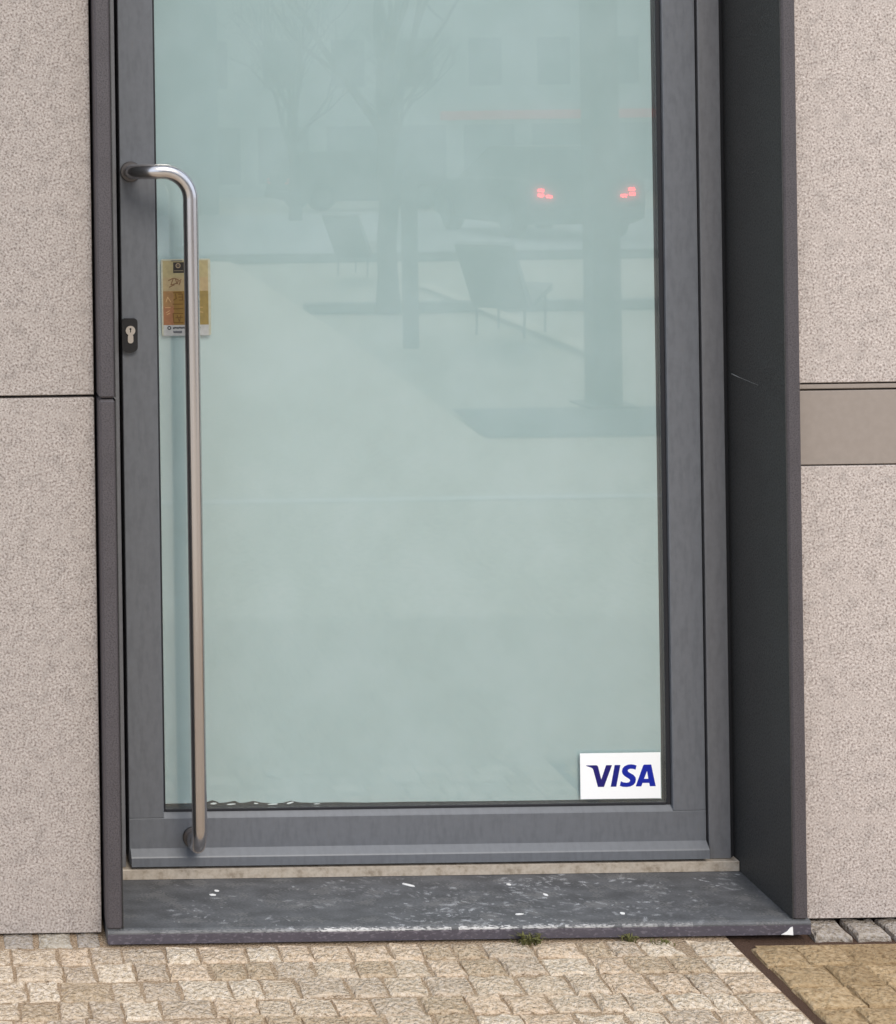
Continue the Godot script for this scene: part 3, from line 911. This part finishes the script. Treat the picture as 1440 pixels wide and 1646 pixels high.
func tree(at: Vector3, r: float, label: String, seed_: int):
	var t := thing("bare_tree", label, "tree", at, "bare trees along the street")
	var g := RandomNumberGenerator.new()
	g.seed = seed_
	var st := new_st()
	var pts := []
	var rad := []
	for i in 8:
		pts.append(Vector3(g.randf_range(-0.02, 0.02) * i * 0.5, i * 0.3 - 0.03, g.randf_range(-0.02, 0.02) * i * 0.5))
		rad.append(r * (1.25 if i == 0 else 1.0 - i * 0.03))
	add_tube(st, pts, rad, 14)
	put("trunk", st.commit(), M.bark, t)
	var cr := new_st()
	for k in 6:
		var a := TAU * k / 6.0 + g.randf() * 0.6
		limb(cr, g, pts[7 - (k % 3)], Vector3(cos(a) * 0.55, 1.0, sin(a) * 0.55).normalized(), r * 0.5, 1.3, 4)
	put("crown", cr.commit(), M.bark, t)

func limb(st: SurfaceTool, g: RandomNumberGenerator, at: Vector3, dir: Vector3, r: float, length: float, level: int):
	var pts := [at]
	var rad := [r]
	var p := at
	var d := dir
	for i in 4:
		d = (d + Vector3(g.randf_range(-0.25, 0.25), g.randf_range(-0.05, 0.2), g.randf_range(-0.25, 0.25))).normalized()
		p += d * length * 0.25
		pts.append(p)
		rad.append(r * (1.0 - 0.13 * (i + 1)))
	add_tube(st, pts, rad, 6 if level > 2 else 4)
	if level <= 0: return
	for k in 3:
		var e := (d + Vector3(g.randf_range(-0.9, 0.9), g.randf_range(-0.3, 0.6), g.randf_range(-0.9, 0.9))).normalized()
		limb(st, g, pts[2 + k % 3], e, r * 0.5, length * 0.72, level - 1)

func chair(label: String, at: Vector3) -> Node3D:
	var t := thing("lounge_chair", label, "chair", at, "lounge chairs on the square")
	# seen from the side: a tall back leaning over a low seat
	var b := new_st()
	add_prism(b, PackedVector2Array([Vector2(-0.34, 0.68), Vector2(-0.29, 0.7), Vector2(0.06, 0.24), Vector2(0.0, 0.2)]), -0.2, 0.2, 0.0)
	put("backrest", b.commit(), M.chair, t)
	var s := new_st()
	add_prism(s, PackedVector2Array([Vector2(0.0, 0.2), Vector2(0.06, 0.24), Vector2(0.5, 0.36), Vector2(0.52, 0.31)]), -0.199, 0.199, 0.0)
	put("seat", s.commit(), M.chair, t)
	for x in [-0.02, 0.42]:
		for z in [-0.17, 0.17]:
			var l := new_st()
			add_tube(l, [Vector3(x, 0.0, z), Vector3(x + 0.02, 0.24 + (0.06 if x > 0.1 else 0.0), z)], 0.01, 8)
			put("leg", l.commit(), M.chair, t)
	t.rotation.y = -0.85
	return t

func parked_car(label: String, at: Vector3) -> Node3D:
	var t := thing("parked_car", label, "car", at, "cars parked on the road")
	# side outline in (z, y); the tail faces the door (towards -z)
	var body := new_st()
	var lower := PackedVector2Array([Vector2(-2.05, 0.32), Vector2(-2.1, 0.55), Vector2(-2.06, 0.92), Vector2(-1.2, 0.98), Vector2(0.9, 0.95), Vector2(1.75, 0.82), Vector2(2.08, 0.66), Vector2(2.1, 0.3), Vector2(1.7, 0.22), Vector2(-1.7, 0.22)])
	add_prism(body, lower, -0.9, 0.9, 0.05)
	var b := put("body", body.commit(), M.car_paint, t)
	b.rotation.y = -PI / 2
	var cab := new_st()
	loft(cab, [Vector2(-2.02, 0.92), Vector2(-1.62, 1.44), Vector2(0.1, 1.47), Vector2(0.95, 0.94)], 0.84, 0.62)
	put("roof", cab.commit(), M.car_paint, t)
	var glass := new_st()
	quad(glass, Vector3(-0.7, 0.98, -1.985), Vector3(0.7, 0.98, -1.985), Vector3(0.56, 1.38, -1.685), Vector3(-0.56, 1.38, -1.685), Vector3(0, 0.5, -1))
	put("rear_window", glass.commit(), M.car_glass, t)
	for sx in [-1.0, 1.0]:
		for q in [[0.0, 0.0], [-sx * 0.13, -0.02], [-sx * 0.005, 0.075]]:
			var ts := new_st()
			add_prism(ts, rounded_rect(0.085, 0.05, 0.02, Vector2(q[0] + sx * 0.7, 0.69 + q[1]), 3), 2.04, 2.13, 0.01)
			put("tail_lamp", ts.commit(), M.tail_lamp, t).rotation.y = PI
		for z in [-1.3, 1.35]:
			var w := new_st()
			add_tube(w, [Vector3(sx * 0.68, 0.33, z), Vector3(sx * 0.72, 0.33, z), Vector3(sx * 0.89, 0.33, z), Vector3(sx * 0.92, 0.33, z)], [0.27, 0.33, 0.33, 0.27], 24)
			var wheel := put("wheel", w.commit(), M.tyre, t)
			var hub := new_st()
			add_tube(hub, [Vector3(sx * 0.9, 0.33, z), Vector3(sx * 0.935, 0.33, z)], 0.2, 20)
			put("rim", hub.commit(), M.post_light, wheel)
	put("bumper", box_mesh(Vector3(-0.86, 0.3, -2.16), Vector3(0.86, 0.5, -2.0), 0.04), M.tyre, t)
	put("number_plate", box_mesh(Vector3(-0.26, 0.56, -2.118), Vector3(0.26, 0.67, -2.09), 0.003), M.post_light, t)
	return t

func loft(st: SurfaceTool, profile: Array, half_low: float, half_high: float):
	var y0: float = profile[0].y
	var y1: float = profile[2].y
	var pt := func(p: Vector2, side: float) -> Vector3:
		return Vector3(side * lerpf(half_low, half_high, (p.y - y0) / (y1 - y0)), p.y, p.x)
	for i in profile.size() - 1:
		var a: Vector2 = profile[i]
		var b: Vector2 = profile[i + 1]
		var n := Vector3(0, absf(b.x - a.x) + 0.01, (b.y - a.y) * -1.0)
		quad(st, pt.call(a, -1.0), pt.call(a, 1.0), pt.call(b, 1.0), pt.call(b, -1.0), n)
	for s in [-1.0, 1.0]:
		quad(st, pt.call(profile[0], s), pt.call(profile[1], s), pt.call(profile[2], s), pt.call(profile[3], s), Vector3(s, 0.3, 0))

func far_building(label: String, at: Vector3, wide: float, tall: float, m: Material, shop: bool):
	var b := thing("street_building", label, "building", at)
	put("wall", box_mesh(Vector3(-wide / 2, -0.05, 0.0), Vector3(wide / 2, tall, 8.0)), m, b)
	var x := -wide / 2 + 1.0
	while x < wide / 2 - 1.0:
		for y in ([3.6, 6.6] if shop else [1.0, 4.2]):
			put("window", box_mesh(Vector3(x, y, -0.03), Vector3(x + 1.1, y + 1.6, 0.05)), M.far_glass, b)
		if shop:
			put("shop_window", box_mesh(Vector3(x - 0.2, 0.4, -0.03), Vector3(x + 1.5, 2.3, 0.05)), M.far_glass, b)
		x += 2.3
	if shop:
		put("shop_fascia", box_mesh(Vector3(6.0, 2.45, -0.2), Vector3(16.5, 2.75, -0.01), 0.02), M.red, b)
	put("cornice", box_mesh(Vector3(-wide / 2 - 0.1, tall, -0.25), Vector3(wide / 2 + 0.1, tall + 0.25, 8.1), 0.04), m, b)

# ---------------------------------------------------------------- small things
func small_things():
	var spots := [[0.115, 0.006, 0.026, 0.024, 70, "bushy green weed tuft at the foot of the step, largest of the three"], [0.285, 0.005, 0.012, 0.018, 22, "small upright weed sprig against the step between two tufts"], [0.34, 0.012, 0.026, 0.009, 30, "low moss patch in the paving joint near the paving's right edge"]]
	for s in spots:
		var st := new_st()
		for k in s[4]:
			var root := Vector3(rng.randfn(0.0, 0.4) * s[2], 0.0, rng.randf_range(-0.2, 0.35) * s[2])
			var a := rng.randf() * TAU
			var out := Vector3(cos(a), 0, sin(a) * 0.6 + 0.2)
			var hgt: float = s[3] * rng.randf_range(0.4, 1.0)
			var side := out.cross(Vector3.UP).normalized() * rng.randf_range(0.0005, 0.0013)
			var p1 := root + out * hgt * 0.35 + Vector3.UP * hgt * 0.7
			var p2 := root + out * hgt * 0.9 + Vector3.UP * hgt * rng.randf_range(0.6, 1.0)
			quad(st, root - side, root + side, p1 + side * 1.6, p1 - side * 1.6, Vector3.BACK + Vector3.UP)
			tri(st, p1 - side * 1.6, p1 + side * 1.6, p2, Vector3.BACK + Vector3.UP)
		var o := put("weed_tuft", st.commit(), M.moss, self, Vector3(s[0], -0.004, s[1]))
		tag(o, s[5], "weed", "weeds along the foot of the step")
	var ps := new_st()
	add_prism(ps, PackedVector2Array([Vector2(-0.012, -0.005), Vector2(0.008, -0.006), Vector2(0.008, 0.0075), Vector2(0.004, 0.006), Vector2(-0.002, 0.0)]), 0.0, 0.0008)
	var scrap := put("paper_scrap", ps.commit(), M.paper, self, Vector3(0.555, 0.0085, 0.0015))
	scrap.rotation.x = -0.1
	tag(scrap, "small white triangular scrap against the step's right end", "scrap")
